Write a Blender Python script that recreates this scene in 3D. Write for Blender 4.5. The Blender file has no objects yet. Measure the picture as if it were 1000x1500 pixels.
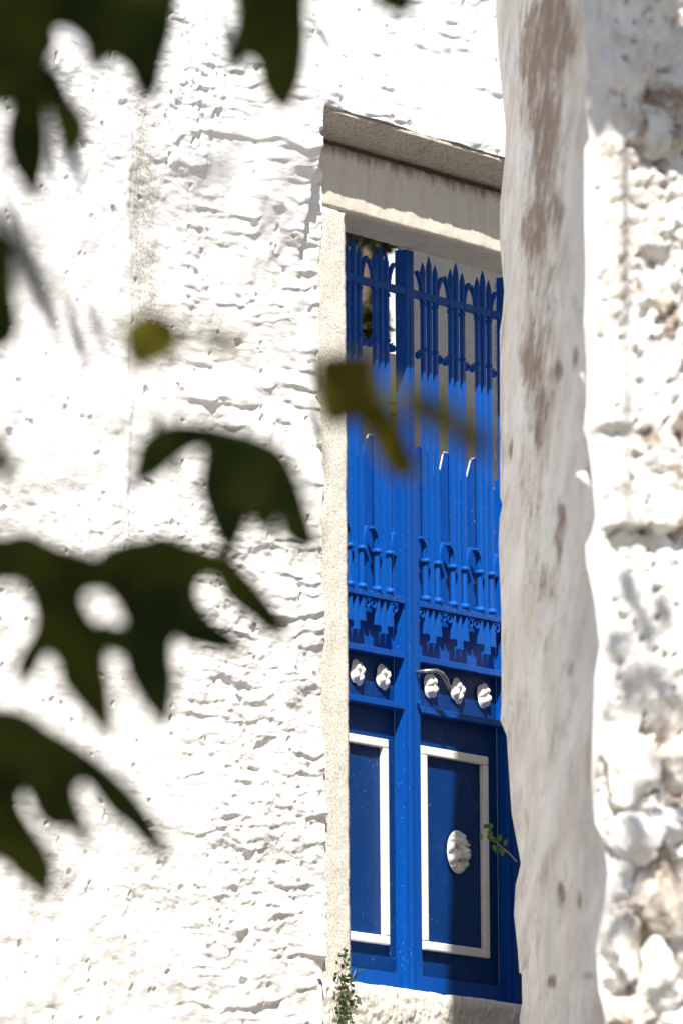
import bpy, bmesh, math, random
import numpy as np
from mathutils import Vector, Matrix

random.seed(7)
rng = np.random.RandomState(11)
sc = bpy.context.scene
COL = sc.collection

# ------------------------------------------------------------------ camera
FPX = 11500.0                                   # focal length in pixels of the 1000x1500 frame
HEAD, PITCH, ROLL = math.radians(33), math.atan(1685 / 11500), -0.007
YG = 0.20                                       # depth of the gate behind the wall face
Fv = Vector((math.cos(HEAD) * math.cos(PITCH), math.sin(HEAD) * math.cos(PITCH), math.sin(PITCH)))
R0 = Vector((math.sin(HEAD), -math.cos(HEAD), 0))
U0 = R0.cross(Fv)
Rv = (R0 * math.cos(ROLL) + U0 * math.sin(ROLL)).normalized()
Uv = Rv.cross(Fv)


def ray(px, py):
    return Fv + Rv * ((px - 500) / FPX) + Uv * ((750 - py) / FPX)


CAM = Vector((0, YG, 0)) - ray(607, 1445) * 27.0


def at(px, py, d):
    return CAM + ray(px, py) * d


cd = bpy.data.cameras.new('camera')
cam = bpy.data.objects.new('camera', cd)
COL.objects.link(cam)
cam.matrix_world = Matrix(((Rv.x, Uv.x, -Fv.x, CAM.x), (Rv.y, Uv.y, -Fv.y, CAM.y), (Rv.z, Uv.z, -Fv.z, CAM.z), (0, 0, 0, 1)))
cd.sensor_fit = 'VERTICAL'
cd.sensor_height = 36
cd.sensor_width = 24
cd.lens = 36 * FPX / 1500
cd.clip_end = 2000
cd.dof.use_dof = True
cd.dof.focus_distance = 27.0
cd.dof.aperture_fstop = cd.lens / 1000 / 0.050
sc.camera = cam

# ------------------------------------------------------------------ light
LD = Vector((.62, .47, -1.0))                   # where the sunlight travels
world = bpy.data.worlds.new('World')
sc.world = world
world.use_nodes = True
nt = world.node_tree
bg = nt.nodes['Background']
sky = nt.nodes.new('ShaderNodeTexSky')
sky.sky_type = 'NISHITA'
sky.sun_disc = False
sky.sun_elevation = math.atan2(1, math.hypot(LD.x, LD.y))
sky.sun_rotation = math.atan2(-LD.x, -LD.y)
nt.links.new(sky.outputs[0], bg.inputs[0])
bg.inputs[1].default_value = 0.05
sd = bpy.data.lights.new('sun', 'SUN')
sd.energy = 5.0
sd.angle = math.radians(0.53)
sd.color = (1.0, 0.955, 0.88)
sun = bpy.data.objects.new('sun', sd)
COL.objects.link(sun)
sun.rotation_euler = LD.to_track_quat('-Z', 'Y').to_euler()
vs = sc.view_settings
vs.view_transform = 'Standard'
vs.look = 'None'
vs.gamma = 1
vs.use_curve_mapping = False
vs.exposure = 1.10


# ------------------------------------------------------------------ materials
def newmat(name):
    m = bpy.data.materials.new(name)
    m.use_nodes = True
    t = m.node_tree
    return m, t, t.nodes['Principled BSDF']


def N(t, typ, **kw):
    n = t.nodes.new(typ)
    for k, v in kw.items():
        if k.startswith('i_'):
            key = k[2:]
            n.inputs[int(key) if key.isdigit() else key.replace('_', ' ')].default_value = v
        else:
            setattr(n, k, v)
    return n


def coords(t, scale=(1, 1, 1), kind='Object'):
    tc = N(t, 'ShaderNodeTexCoord')
    mp = N(t, 'ShaderNodeMapping')
    mp.inputs['Scale'].default_value = scale
    t.links.new(tc.outputs[kind], mp.inputs[0])
    return mp.outputs[0]


def noise(t, vec, scale, detail=6, rough=.6, dist=0):
    n = N(t, 'ShaderNodeTexNoise')
    n.inputs['Scale'].default_value = scale
    n.inputs['Detail'].default_value = detail
    n.inputs['Roughness'].default_value = rough
    n.inputs['Distortion'].default_value = dist
    t.links.new(vec, n.inputs['Vector'])
    return n.outputs[0]


def ramp(t, fac, stops):
    r = N(t, 'ShaderNodeValToRGB')
    el = r.color_ramp.elements
    while len(el) < len(stops):
        el.new(.5)
    for e, (p, c) in zip(el, stops):
        e.position = p
        e.color = (c, c, c, 1) if isinstance(c, (int, float)) else (*c, 1)
    t.links.new(fac, r.inputs[0])
    return r.outputs[0]


def mixc(t, fac, a, b, mode='MIX'):
    m = N(t, 'ShaderNodeMix', data_type='RGBA', blend_type=mode)
    for sock, v in ((m.inputs[0], fac), (m.inputs[6], a), (m.inputs[7], b)):
        if isinstance(v, (int, float)):
            sock.default_value = v
        elif isinstance(v, tuple):
            sock.default_value = (*v, 1)
        else:
            t.links.new(v, sock)
    return m.outputs[2]


def math2(t, op, a, b=0.0):
    m = N(t, 'ShaderNodeMath', operation=op)
    for i, v in enumerate((a, b)):
        if isinstance(v, (int, float)):
            m.inputs[i].default_value = v
        else:
            t.links.new(v, m.inputs[i])
    return m.outputs[0]


def bump(t, bsdf, h, strength, dist):
    b = N(t, 'ShaderNodeBump')
    b.inputs['Strength'].default_value = strength
    b.inputs['Distance'].default_value = dist
    t.links.new(h, b.inputs['Height'])
    t.links.new(b.outputs[0], bsdf.inputs['Normal'])


def M_plaster():
    m, t, b = newmat('whitewashed_plaster')
    v = coords(t)
    base = mixc(t, ramp(t, noise(t, v, 3.0, 8, .65), [(.35, 0.), (.75, 1.)]), (.85, .848, .84), (.76, .755, .74))
    fine = ramp(t, noise(t, coords(t, (1, 1, 2.6)), 26, 8, .72), [(.50, 0.), (.72, 1.)])
    base = mixc(t, math2(t, 'MULTIPLY', fine, .55), base, (.60, .59, .575))
    # bare, weathered render where the limewash has worn away
    vs_ = coords(t, (1, 1, .35))
    worn = ramp(t, noise(t, vs_, 7.0, 10, .75), [(.60, 0.), (.72, 1.)])
    col = mixc(t, math2(t, 'MULTIPLY', worn, .35), base, (.50, .46, .40))
    # dedicated worn strip (vertex attribute)
    at_ = N(t, 'ShaderNodeAttribute', attribute_name='worn')
    sp = ramp(t, noise(t, v, 90, 6, .8), [(.42, 0.), (.6, 1.)])
    f = math2(t, 'MULTIPLY', at_.outputs['Fac'], math2(t, 'ADD', math2(t, 'MULTIPLY', sp, .75), .15))
    col = mixc(t, f, col, (.30, .27, .235))
    t.links.new(col, b.inputs['Base Color'])
    b.inputs['Roughness'].default_value = .95
    b.inputs['Specular IOR Level'].default_value = .15
    h = math2(t, 'ADD', noise(t, v, 60, 8, .7), math2(t, 'MULTIPLY', noise(t, v, 240, 4, .7), .35))
    bump(t, b, math2(t, 'ADD', h, math2(t, 'MULTIPLY', noise(t, coords(t, (.6, .6, 2.2)), 22, 6, .65), 1.4)), .6, .0036)
    return m


def M_stone(name, c1, c2, speck, scale=260, amt=.8, stain=None, stain_lo=.55):
    m, t, b = newmat(name)
    v = coords(t)
    base = mixc(t, noise(t, v, 5, 8, .65), c1, c2)
    s1 = ramp(t, noise(t, v, scale, 3, .8), [(.50, 0.), (.60, 1.)])
    s2 = ramp(t, noise(t, v, scale * .35, 4, .8), [(.55, 0.), (.66, 1.)])
    col = mixc(t, math2(t, 'MULTIPLY', s1, amt), base, speck)
    col = mixc(t, math2(t, 'MULTIPLY', s2, amt * .5), col, speck)
    if stain:
        st = ramp(t, noise(t, coords(t, (1, 1, .5)), 4.5, 9, .7), [(stain_lo, 0.), (stain_lo + .15, 1.)])
        col = mixc(t, math2(t, 'MULTIPLY', st, .8), col, stain)
    t.links.new(col, b.inputs['Base Color'])
    b.inputs['Roughness'].default_value = .9
    b.inputs['Specular IOR Level'].default_value = .2
    bump(t, b, math2(t, 'ADD', noise(t, v, 120, 8, .75), math2(t, 'MULTIPLY', noise(t, v, 14, 6, .6), 2.5)), .6, .003)
    return m


def M_lintel():
    m, t, b = newmat('lintel_stone')
    v = coords(t)
    base = mixc(t, noise(t, v, 4, 8, .65), (.74, .69, .60), (.60, .55, .47))
    col = mixc(t, math2(t, 'MULTIPLY', ramp(t, noise(t, v, 200, 3, .8), [(.5, 0.), (.62, 1.)]), .35), base, (.25, .21, .17))
    st = ramp(t, noise(t, coords(t, (9, 9, 1.2)), 1.6, 8, .7), [(.5, 0.), (.7, 1.)])
    col = mixc(t, math2(t, 'MULTIPLY', st, .35), col, (.33, .25, .16))
    # damp dirt collected under the cornice: real brown crust, strongest at the top of the block
    tc = N(t, 'ShaderNodeTexCoord')
    sx = N(t, 'ShaderNodeSeparateXYZ')
    t.links.new(tc.outputs['Object'], sx.inputs[0])
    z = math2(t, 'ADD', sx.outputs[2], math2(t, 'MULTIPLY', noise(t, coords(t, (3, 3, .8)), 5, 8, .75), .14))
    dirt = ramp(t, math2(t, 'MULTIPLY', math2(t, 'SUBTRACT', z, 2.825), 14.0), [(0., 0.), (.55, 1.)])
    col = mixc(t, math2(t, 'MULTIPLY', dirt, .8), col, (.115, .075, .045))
    t.links.new(col, b.inputs['Base Color'])
    b.inputs['Roughness'].default_value = .9
    bump(t, b, math2(t, 'ADD', noise(t, v, 130, 8, .75), math2(t, 'MULTIPLY', noise(t, v, 12, 6, .6), 2.5)), .6, .003)
    return m


def M_paint(name, c1, c2, chip=(.55, .62, .72), chip_amt=1.0, rough=.38):
    m, t, b = newmat(name)
    v = coords(t)
    base = mixc(t, noise(t, coords(t, (1, 1, .3)), 9, 6, .6), c1, c2)
    fl = ramp(t, noise(t, coords(t, (1, 1, .45)), 150, 3, .75), [(.672, 0.), (.70, 1.)])
    zone = ramp(t, noise(t, v, 5, 4, .6), [(.42, 0.), (.62, 1.)])
    col = mixc(t, math2(t, 'MULTIPLY', math2(t, 'MULTIPLY', fl, zone), chip_amt * .75), base, chip)
    dust = ramp(t, noise(t, v, 35, 8, .75), [(.5, 0.), (.8, 1.)])
    col = mixc(t, math2(t, 'MULTIPLY', dust, .02), col, (.30, .36, .45))
    t.links.new(col, b.inputs['Base Color'])
    t.links.new(math2(t, 'ADD', math2(t, 'MULTIPLY', noise(t, v, 25, 5, .6), .3), rough - .1), b.inputs['Roughness'])
    b.inputs['Specular IOR Level'].default_value = .14
    bump(t, b, math2(t, 'ADD', noise(t, v, 140, 5, .7), math2(t, 'MULTIPLY', noise(t, v, 10, 3, .5), 3.0)), .28, .0015)
    return m


def M_simple(name, c1, c2, scale=20, rough=.7, bstr=.3, bdist=.002, metal=0.0, trans=0.0):
    m, t, b = newmat(name)
    v = coords(t)
    col = mixc(t, ramp(t, noise(t, v, scale, 7, .65), [(.35, 0.), (.7, 1.)]), c1, c2)
    t.links.new(col, b.inputs['Base Color'])
    b.inputs['Roughness'].default_value = rough
    b.inputs['Metallic'].default_value = metal
    bump(t, b, noise(t, v, scale * 5, 5, .7), bstr, bdist)
    if trans:
        tr = N(t, 'ShaderNodeBsdfTranslucent')
        t.links.new(mixc(t, 1.0, col, (1.4, 1.5, .4), 'MULTIPLY'), tr.inputs[0])
        mx = N(t, 'ShaderNodeMixShader')
        mx.inputs[0].default_value = trans
        out = t.nodes['Material Output']
        t.links.new(b.outputs[0], mx.inputs[1])
        t.links.new(tr.outputs[0], mx.inputs[2])
        t.links.new(mx.outputs[0], out.inputs[0])
    return m


def M_rubble(name, white_amt=.5,  streak=(1, 1, .4), c_dark=(.22, .12, .06), w1=(.78, .765, .74), w2=(.62, .60, .57)):
    """limewashed rubble: white wash over ochre stone with brown and grey stains"""
    m, t, b = newmat(name)
    v = coords(t)
    vs_ = coords(t, streak)
    wash = mixc(t, ramp(t, noise(t, vs_, 5, 8, .65), [(.35, 0.), (.65, 1.)]), w1, w2)
    och = ramp(t, noise(t, vs_, 3.6, 10, .72, .1), [(1 - white_amt, 0.), (1.14 - white_amt, 1.)])
    col = mixc(t, math2(t, 'MULTIPLY', och, .40 if 'end' in name else .85), wash, (.50, .40, .29))
    dk = ramp(t, noise(t, vs_, 6.5, 11, .75, .6), [(1.04 - white_amt, 0.), (1.16 - white_amt, 1.)])
    col = mixc(t, math2(t, 'MULTIPLY', dk, .5 if 'end' in name else .8), col, c_dark)
    gr = ramp(t, noise(t, vs_, 11, 9, .7, .3), [(.50, 0.), (.72, 1.)])
    col = mixc(t, math2(t, 'MULTIPLY', gr, .58), col, (.30, .27, .24))
    at_ = N(t, 'ShaderNodeAttribute', attribute_name='worn')
    nz = math2(t, 'MULTIPLY', math2(t, 'SUBTRACT', noise(t, vs_, 15, 9, .78, .3), .5), 3.6)
    nf = ramp(t, math2(t, 'ADD', at_.outputs['Fac'], nz), [(.30, 0.), (1.0, 1.)])
    nf = math2(t, 'MULTIPLY', nf, ramp(t, at_.outputs['Fac'], [(.05, 0.), (.3, 1.)]))
    col = mixc(t, math2(t, 'MULTIPLY', nf, .78), col, mixc(t, noise(t, vs_, 30, 4, .6), (.20, .095, .035), (.050, .030, .014)))
    t.links.new(col, b.inputs['Base Color'])
    b.inputs['Roughness'].default_value = .95
    b.inputs['Specular IOR Level'].default_value = .15
    bump(t, b, math2(t, 'ADD', noise(t, v, 45, 9, .7), noise(t, vs_, 24, 6, .7)), .5, .006)
    return m


def M_leaf(name, c1, c2, trans):
    m, t, b = newmat(name)
    v = coords(t)
    col = mixc(t, ramp(t, noise(t, v, 9, 5, .6), [(.42, 0.), (.62, 1.)]), c1, c2)
    vein = ramp(t, noise(t, v, 34, 3, .5), [(.47, 0.), (.5, 1.), (.53, 0.)])
    col = mixc(t, math2(t, 'MULTIPLY', vein, .35), col, (.10, .11, .03))
    t.links.new(col, b.inputs['Base Color'])
    b.inputs['Roughness'].default_value = .6
    b.inputs['Specular IOR Level'].default_value = .12
    tr = N(t, 'ShaderNodeBsdfTranslucent')
    t.links.new(mixc(t, 1.0, col, (1.5, 1.35, .35), 'MULTIPLY'), tr.inputs[0])
    mx = N(t, 'ShaderNodeMixShader')
    mx.inputs[0].default_value = trans
    t.links.new(b.outputs[0], mx.inputs[1])
    t.links.new(tr.outputs[0], mx.inputs[2])
    t.links.new(mx.outputs[0], t.nodes['Material Output'].inputs[0])
    bump(t, b, noise(t, v, 60, 4, .6), .3, .001)
    return m


MAT = dict(
    plaster=M_plaster(),
    granite=M_stone('jamb_granite', (.76, .725, .66), (.66, .63, .57), (.22, .195, .16), 125, .70, (.62, .54, .40), .60),
    lintel=M_lintel(),
    cornice=M_stone('cornice_stone', (.56, .51, .43), (.44, .395, .33), (.17, .13, .10), 110, .65, (.22, .15, .09), .56),
    dirt=M_simple('joint_dirt', (.10, .065, .04), (.05, .035, .022), 60, .95),
    step=M_stone('step_stone', (.74, .72, .67), (.64, .60, .54), (.42, .37, .30), 140, .5, (.50, .38, .22), .6),
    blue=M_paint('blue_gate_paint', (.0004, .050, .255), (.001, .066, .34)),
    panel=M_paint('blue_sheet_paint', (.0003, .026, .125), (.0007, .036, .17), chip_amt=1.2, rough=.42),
    bar=M_paint('blue_bar_paint', (.0004, .055, .28), (.001, .076, .38), chip_amt=.4),
    white=M_simple('white_gate_paint', (.80, .79, .77), (.68, .66, .62), 40, .5, .35, .002),
    steel=M_simple('worn_steel', (.42, .43, .42), (.16, .15, .13), 60, .35, .3, .001, .8),
    cast=M_simple('painted_casting', (.80, .79, .76), (.50, .47, .43), 70, .6, .5, .002),
    chip=M_simple('bare_sheet_edge', (.72, .74, .76), (.45, .50, .58), 60, .5, .3, .001),
    court=M_stone('courtyard_render', (.80, .76, .73), (.72, .68, .65), (.5, .46, .42), 60, .35, (.50, .44, .37), .58),
    farwhite=M_simple('far_limewash', (.80, .80, .80), (.72, .71, .70), 3, .9),
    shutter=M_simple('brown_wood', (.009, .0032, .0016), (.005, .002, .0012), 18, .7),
    pale_wood=M_simple('pale_wood', (.09, .055, .03), (.06, .035, .02), 18, .7),
    face=M_rubble('limewashed_wall_end', .50, (.16, .16, .9), (.22, .15, .10), (.66, .65, .65), (.50, .49, .485)),  # wash darker than the street face: shade of this end put into the colour
    rubble=M_rubble('limewashed_rubble', .45, (1, 1, .8)),
    rock=M_rubble('limewashed_stone', .47, (1, 1, 1)),
    ochre=M_rubble('ochre_stone', .55, (1, 1, 1), (.16, .10, .055)),
    leaf=M_leaf('tree_leaf', (.018, .034, .005), (.085, .105, .012), .48),
    leaf2=M_leaf('tree_leaf_pale', (.10, .085, .006), (.085, .08, .008), .35),
    ivy=M_leaf('wall_plant_leaf', (.030, .062, .016), (.065, .09, .032), .3),
    sprig=M_leaf('sprig_leaf', (.04, .085, .018), (.07, .12, .02), .3),
    darkleaf=M_leaf('shrub_leaf', (.008, .010, .003), (.020, .022, .006), .1),
    bark=M_simple('bark', (.16, .12, .08), (.08, .06, .04), 25, .9, .6, .006),
    stem=M_simple('dry_stem', (.34, .27, .18), (.20, .15, .09), 60, .8),
    ground=M_simple('lane_paving', (.17, .155, .135), (.12, .11, .095), 6, .9, .5, .01),
)


# ------------------------------------------------------------------ scene bookkeeping
def tag(o, label=None, cat=None, group=None, kind=None):
    if label: o['label'] = label
    if cat: o['category'] = cat
    if group: o['group'] = group
    if kind: o['kind'] = kind
    return o


def empty(name, loc, label, cat, group=None):
    o = bpy.data.objects.new(name, None)
    COL.objects.link(o)
    o.location = loc
    o.empty_display_size = .1
    return tag(o, label, cat, group)


def link(name, me, mat, parent=None, label=None, bevel=0.0, smooth=False):
    if mat is not None and not me.materials:
        me.materials.append(mat)
    o = bpy.data.objects.new(name, me)
    COL.objects.link(o)
    if parent is not None:
        # children keep world coordinates in their meshes
        o.parent = parent
        o.matrix_parent_inverse = world_of(parent).inverted()
    if label: o['label'] = label
    if bevel:
        bv = o.modifiers.new('bevel', 'BEVEL')
        bv.width = bevel
        bv.segments = 2
        bv.limit_method = 'ANGLE'
        bv.harden_normals = False
    if smooth:
        for p in me.polygons: p.use_smooth = True
    return o


def world_of(o):
    m = o.matrix_basis.copy()
    while o.parent is not None:
        m = o.parent.matrix_basis @ o.matrix_parent_inverse @ m
        o = o.parent
    return m


class MB:
    def __init__(s):
        s.v = []
        s.f = []

    def add(s, vs_, fs):
        k = len(s.v)
        s.v += [tuple(p) for p in vs_]
        s.f += [tuple(i + k for i in f) for f in fs]
        return s

    def box(s, x0, x1, y0, y1, z0, z1):
        return s.add([(x0, y0, z0), (x1, y0, z0), (x1, y1, z0), (x0, y1, z0), (x0, y0, z1), (x1, y0, z1), (x1, y1, z1), (x0, y1, z1)],
                     [(0, 3, 2, 1), (4, 5, 6, 7), (0, 1, 5, 4), (1, 2, 6, 5), (2, 3, 7, 6), (3, 0, 4, 7)])

    def prism(s, pts, y0, y1):
        """polygon in x,z (counter-clockwise seen from -y) given depth from y0 to y1"""
        n = len(pts)
        s.add([(x, y0, z) for x, z in pts] + [(x, y1, z) for x, z in pts],
              [tuple(range(n)), tuple(range(2 * n - 1, n - 1, -1))] + [(i, i + n, (i + 1) % n + n, (i + 1) % n) for i in range(n)])
        return s

    def tube(s, pts, rad, n=8, caps=True):
        pts = [Vector(p) for p in pts]
        if not hasattr(rad, '__len__'): rad = [rad] * len(pts)
        base = len(s.v)
        up = Vector((0, 0, 1))
        for i, p in enumerate(pts):
            d = (pts[min(i + 1, len(pts) - 1)] - pts[max(i - 1, 0)]).normalized()
            a = d.cross(up if abs(d.z) < .95 else Vector((0, 1, 0))).normalized()
            b = d.cross(a)
            for k in range(n):
                th = 2 * math.pi * k / n
                s.v.append(tuple(p + (a * math.cos(th) + b * math.sin(th)) * rad[i]))
        for i in range(len(pts) - 1):
            for k in range(n):
                q = base + i * n
                s.f.append((q + k, q + (k + 1) % n, q + n + (k + 1) % n, q + n + k))
        if caps:
            s.f.append(tuple(base + k for k in range(n))[::-1])
            s.f.append(tuple(base + (len(pts) - 1) * n + k for k in range(n)))
        return s

    def lathe(s, cx, cy, prof, n=12):
        base = len(s.v)
        for r, z in prof:
            for k in range(n):
                th = 2 * math.pi * k / n
                s.v.append((cx + r * math.cos(th), cy + r * math.sin(th), z))
        for i in range(len(prof) - 1):
            for k in range(n):
                q = base + i * n
                s.f.append((q + k, q + (k + 1) % n, q + n + (k + 1) % n, q + n + k))
        s.f.append(tuple(base + k for k in range(n))[::-1])
        s.f.append(tuple(base + (len(prof) - 1) * n + k for k in range(n)))
        return s

    def ribbon(s, path, y0, y1, th):
        """flat strip following a path in x,z; th = thickness (number or list)"""
        n = len(path)
        if not hasattr(th, '__len__'): th = [th] * n
        L, Rr = [], []
        for i in range(n):
            a = path[max(i - 1, 0)]
            b = path[min(i + 1, n - 1)]
            dx, dz = b[0] - a[0], b[1] - a[1]
            l = math.hypot(dx, dz) or 1
            nx, nz = -dz / l, dx / l
            L.append((path[i][0] + nx * th[i] / 2, path[i][1] + nz * th[i] / 2))
            Rr.append((path[i][0] - nx * th[i] / 2, path[i][1] - nz * th[i] / 2))
        vs_ = []
        for i in range(n):
            vs_ += [(L[i][0], y0, L[i][1]), (Rr[i][0], y0, Rr[i][1]), (Rr[i][0], y1, Rr[i][1]), (L[i][0], y1, L[i][1])]
        fs = []
        for i in range(n - 1):
            for k in range(4):
                fs.append((i * 4 + k, i * 4 + (k + 1) % 4, i * 4 + 4 + (k + 1) % 4, i * 4 + 4 + k))
        fs += [(3, 2, 1, 0), (n * 4 - 4, n * 4 - 3, n * 4 - 2, n * 4 - 1)]
        return s.add(vs_, fs)

    def mesh(s, name):
        me = bpy.data.meshes.new(name)
        me.from_pydata(s.v, [], s.f)
        bm = bmesh.new()
        bm.from_mesh(me)
        bmesh.ops.recalc_face_normals(bm, faces=bm.faces)
        bm.to_mesh(me)
        bm.free()
        return me

    def build(s, name, mat, parent=None, label=None, bevel=0.0, smooth=False):
        return link(name, s.mesh(name), mat, parent, label, bevel, smooth)


# ------------------------------------------------------------------ numpy noise
def perlin(x, y, seed=0):
    r = np.random.RandomState(seed)
    n = 256
    ang = r.rand(n, n) * 2 * np.pi
    gx, gy = np.cos(ang), np.sin(ang)
    xi, yi = np.floor(x).astype(int), np.floor(y).astype(int)
    fx, fy = x - xi, y - yi
    u, v = fx * fx * fx * (fx * (fx * 6 - 15) + 10), fy * fy * fy * (fy * (fy * 6 - 15) + 10)

    def g(i, j, dx, dy):
        a, b = (xi + i) % n, (yi + j) % n
        return gx[a, b] * dx + gy[a, b] * dy
    a = g(0, 0, fx, fy) * (1 - u) + g(1, 0, fx - 1, fy) * u
    b = g(0, 1, fx, fy - 1) * (1 - u) + g(1, 1, fx - 1, fy - 1) * u
    return (a * (1 - v) + b * v) * 1.5


def fbm(x, y, seed=0, octv=4, gain=.5):
    s = 0
    a = 1.0
    for k in range(octv):
        s = s + a * perlin(x * 2 ** k + 13.7 * k, y * 2 ** k + 7.3 * k, seed + k)
        a *= gain
    return s


def sstep(a, b, x):
    t = np.clip((x - a) / (b - a), 0, 1)
    return t * t * (3 - 2 * t)


def gauss(x, z, cx, cz, sx, sz):
    return np.exp(-((x - cx) / sx) ** 2 - ((z - cz) / sz) ** 2)


def grid_mesh(name, P, keep=None, worn=None):
    """P: (nu, nv, 3) array of points -> mesh"""
    nu, nv, _ = P.shape
    me = bpy.data.meshes.new(name)
    idx = np.arange(nu * nv).reshape(nu, nv)
    q = np.stack([idx[:-1, :-1], idx[1:, :-1], idx[1:, 1:], idx[:-1, 1:]], -1)
    if keep is not None:
        q = q[keep]
    q = q.reshape(-1, 4)
    used = np.zeros(nu * nv, bool)
    used[q.ravel()] = True
    remap = np.cumsum(used) - 1
    V = P.reshape(-1, 3)[used]
    q = remap[q]
    me.vertices.add(len(V))
    me.vertices.foreach_set('co', V.astype(np.float32).ravel())
    me.loops.add(q.size)
    me.loops.foreach_set('vertex_index', q.ravel().astype(np.int32))
    me.polygons.add(len(q))
    me.polygons.foreach_set('loop_start', np.arange(0, q.size, 4, dtype=np.int32))
    me.update(calc_edges=True)
    if worn is not None:
        a = me.attributes.new('worn', 'FLOAT', 'POINT')
        a.data.foreach_set('value', worn.reshape(-1)[used].astype(np.float32))
    me.polygons.foreach_set('use_smooth', np.ones(len(q), bool))
    me.validate()
    return me


# ================================================================== GROUND
gm = MB()
e = Vector((math.cos(HEAD), math.sin(HEAD), 0))
s_ = Vector((-e.y, e.x, 0))
rows = [(-400, -4.05), (-40, -4.05), (-29, -3.95), (-5, -.95), (-1.2, -.55), (.05, -.42), (.9, -.42)]
# the lane climbs towards the gate; behind the wall line it runs level to the horizon
for i, (dd, z) in enumerate(rows):
    for w in (-400, 400):
        p = e * dd + s_ * w
        gm.v.append((p.x, p.y, z))
for i in range(len(rows) - 1):
    gm.f.append((2 * i, 2 * i + 1, 2 * i + 3, 2 * i + 2))
k = len(gm.v)
for w in (-400, 400):
    p = e * 500 + s_ * w
    gm.v.append((p.x, p.y, -.42))
gm.f.append((k - 2, k - 1, k + 1, k))
tag(gm.build('ground', MAT['ground']), kind='structure', label='sloping stone lane leading up to the blue gate')

# ================================================================== HOUSE WALL
wall = empty('whitewashed_wall', (-1.8, 0, -.42), 'rough sunlit whitewashed plaster wall left of and above the blue gate', 'wall')

OX0, OX1, OZ = -.885, .90, 2.888            # plaster stops at the stone door surround
HOODP = .113


def plaster_h(X, Z):
    """relief of the limewash, metres towards the street"""
    h = .016 * fbm(X * 1.3, Z * 1.3, 1, 2) + .011 * fbm(X * 4.2, Z * 5, 3, 3, .55)
    # trowel laps: shallow shingles whose lower edges overhang
    warp = .55 * fbm(X * 1.1, Z * 1.6, 5, 3) + .16 * fbm(X * 7, Z * 9, 7, 3)
    slope = -.10 * X
    saw = 0
    for lam, A, sd_, lo in ((.115, .0105, 21, .10), (.061, .0060, 31, .08), (.032, .0030, 41, .05)):
        ph = (Z + slope) / lam + warp * (.115 / lam) * .8
        fr = ph - np.floor(ph)
        amp = np.clip(fbm(X * 2.6, Z * 9, sd_, 3) - lo, 0, .5) * 2
        prof = np.where(fr < .17, sstep(0, .17, fr), (1 - fr) / .83)     # quick overhang, slow fall
        saw = saw + A * amp * prof
    zr = sstep(-1.80, -1.55, X) * .95 + .22                      # strongly laid on near the door
    zr = zr * (1 - .55 * gauss(X, Z, -2.5, 1.1, .45, .8))
    h = h + .85 * saw * zr
    # lumpy, rough patches
    rough = gauss(X, Z, -1.25, .45, .42, .55) + .8 * gauss(X, Z, -1.45, 1.25, .25, .5) + .5 * gauss(X, Z, -2.0, .15, .7, .28) \
        + .9 * gauss(X, Z, -1.62, 2.75, .22, .6) + .6 * gauss(X, Z, -2.2, 2.6, .5, .35) + .9 * gauss(X, Z, -2.1, 1.32, .6, .13)
    rough = rough * (1 - .75 * gauss(X, Z, -2.45, 1.9, .38, .45) - .6 * gauss(X, Z, -1.9, .95, .5, .25) - .5 * gauss(X, Z, -2.3, .35, .4, .3)).clip(0)
    calm = 1 - .8 * gauss(X, Z, -2.4, 1.95, .4, .55) - .6 * gauss(X, Z, -2.1, .8, .5, .4)
    h = h * (.45 + .55 * calm)
    b = fbm(X * 8, Z * 15, 51, 4, .60)
    h = h + rough * .0034 * (1 - np.abs(b) * 2.2)
    h = h + .0017 * fbm(X * 13, Z * 36, 61, 3, .6) * (.22 + rough) * calm
    # vertical strokes high up, where the wall turns
    h = h + .006 * gauss(X, Z, -1.58, 3.0, .16, .55) * fbm(X * 24, Z * 3.2, 71, 3)
    # edge of the older, thicker coat
    h = h + .007 * (1 - sstep(-2.02, -1.985, X + .012 * fbm(X * 0 + 3, Z * 4, 81, 3))) * sstep(3.0, 2.7, Z) * sstep(.9, 1.5, Z)
    # small pits
    pit = perlin(X * 15, Z * 17, 91) + .35 * perlin(X * 40, Z * 40, 92)
    h = h - .014 * sstep(.70, .82, pit) * calm
    # long low stone edge at the foot
    h = h + .018 * gauss(X, Z, -2.85, -.25, .28, .10)
    # shelf over the cornice
    over = sstep(-1.60, -1.03, X) * sstep(2.15, 2.88, Z) ** 1.4
    over = over * (1 - sstep(-1.025, -.985, X) * (Z < 2.886))
    over = np.maximum(over, sstep(-1.60, -1.03, X) * (Z >= 2.886))
    h = h + over * HOODP * .93 * sstep(3.34, 2.88, Z) + over * .012
    # little return where the plaster meets the jamb
    h = h + .008 * sstep(-1.0, -.90, X) * (1 - over)
    return h


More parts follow.
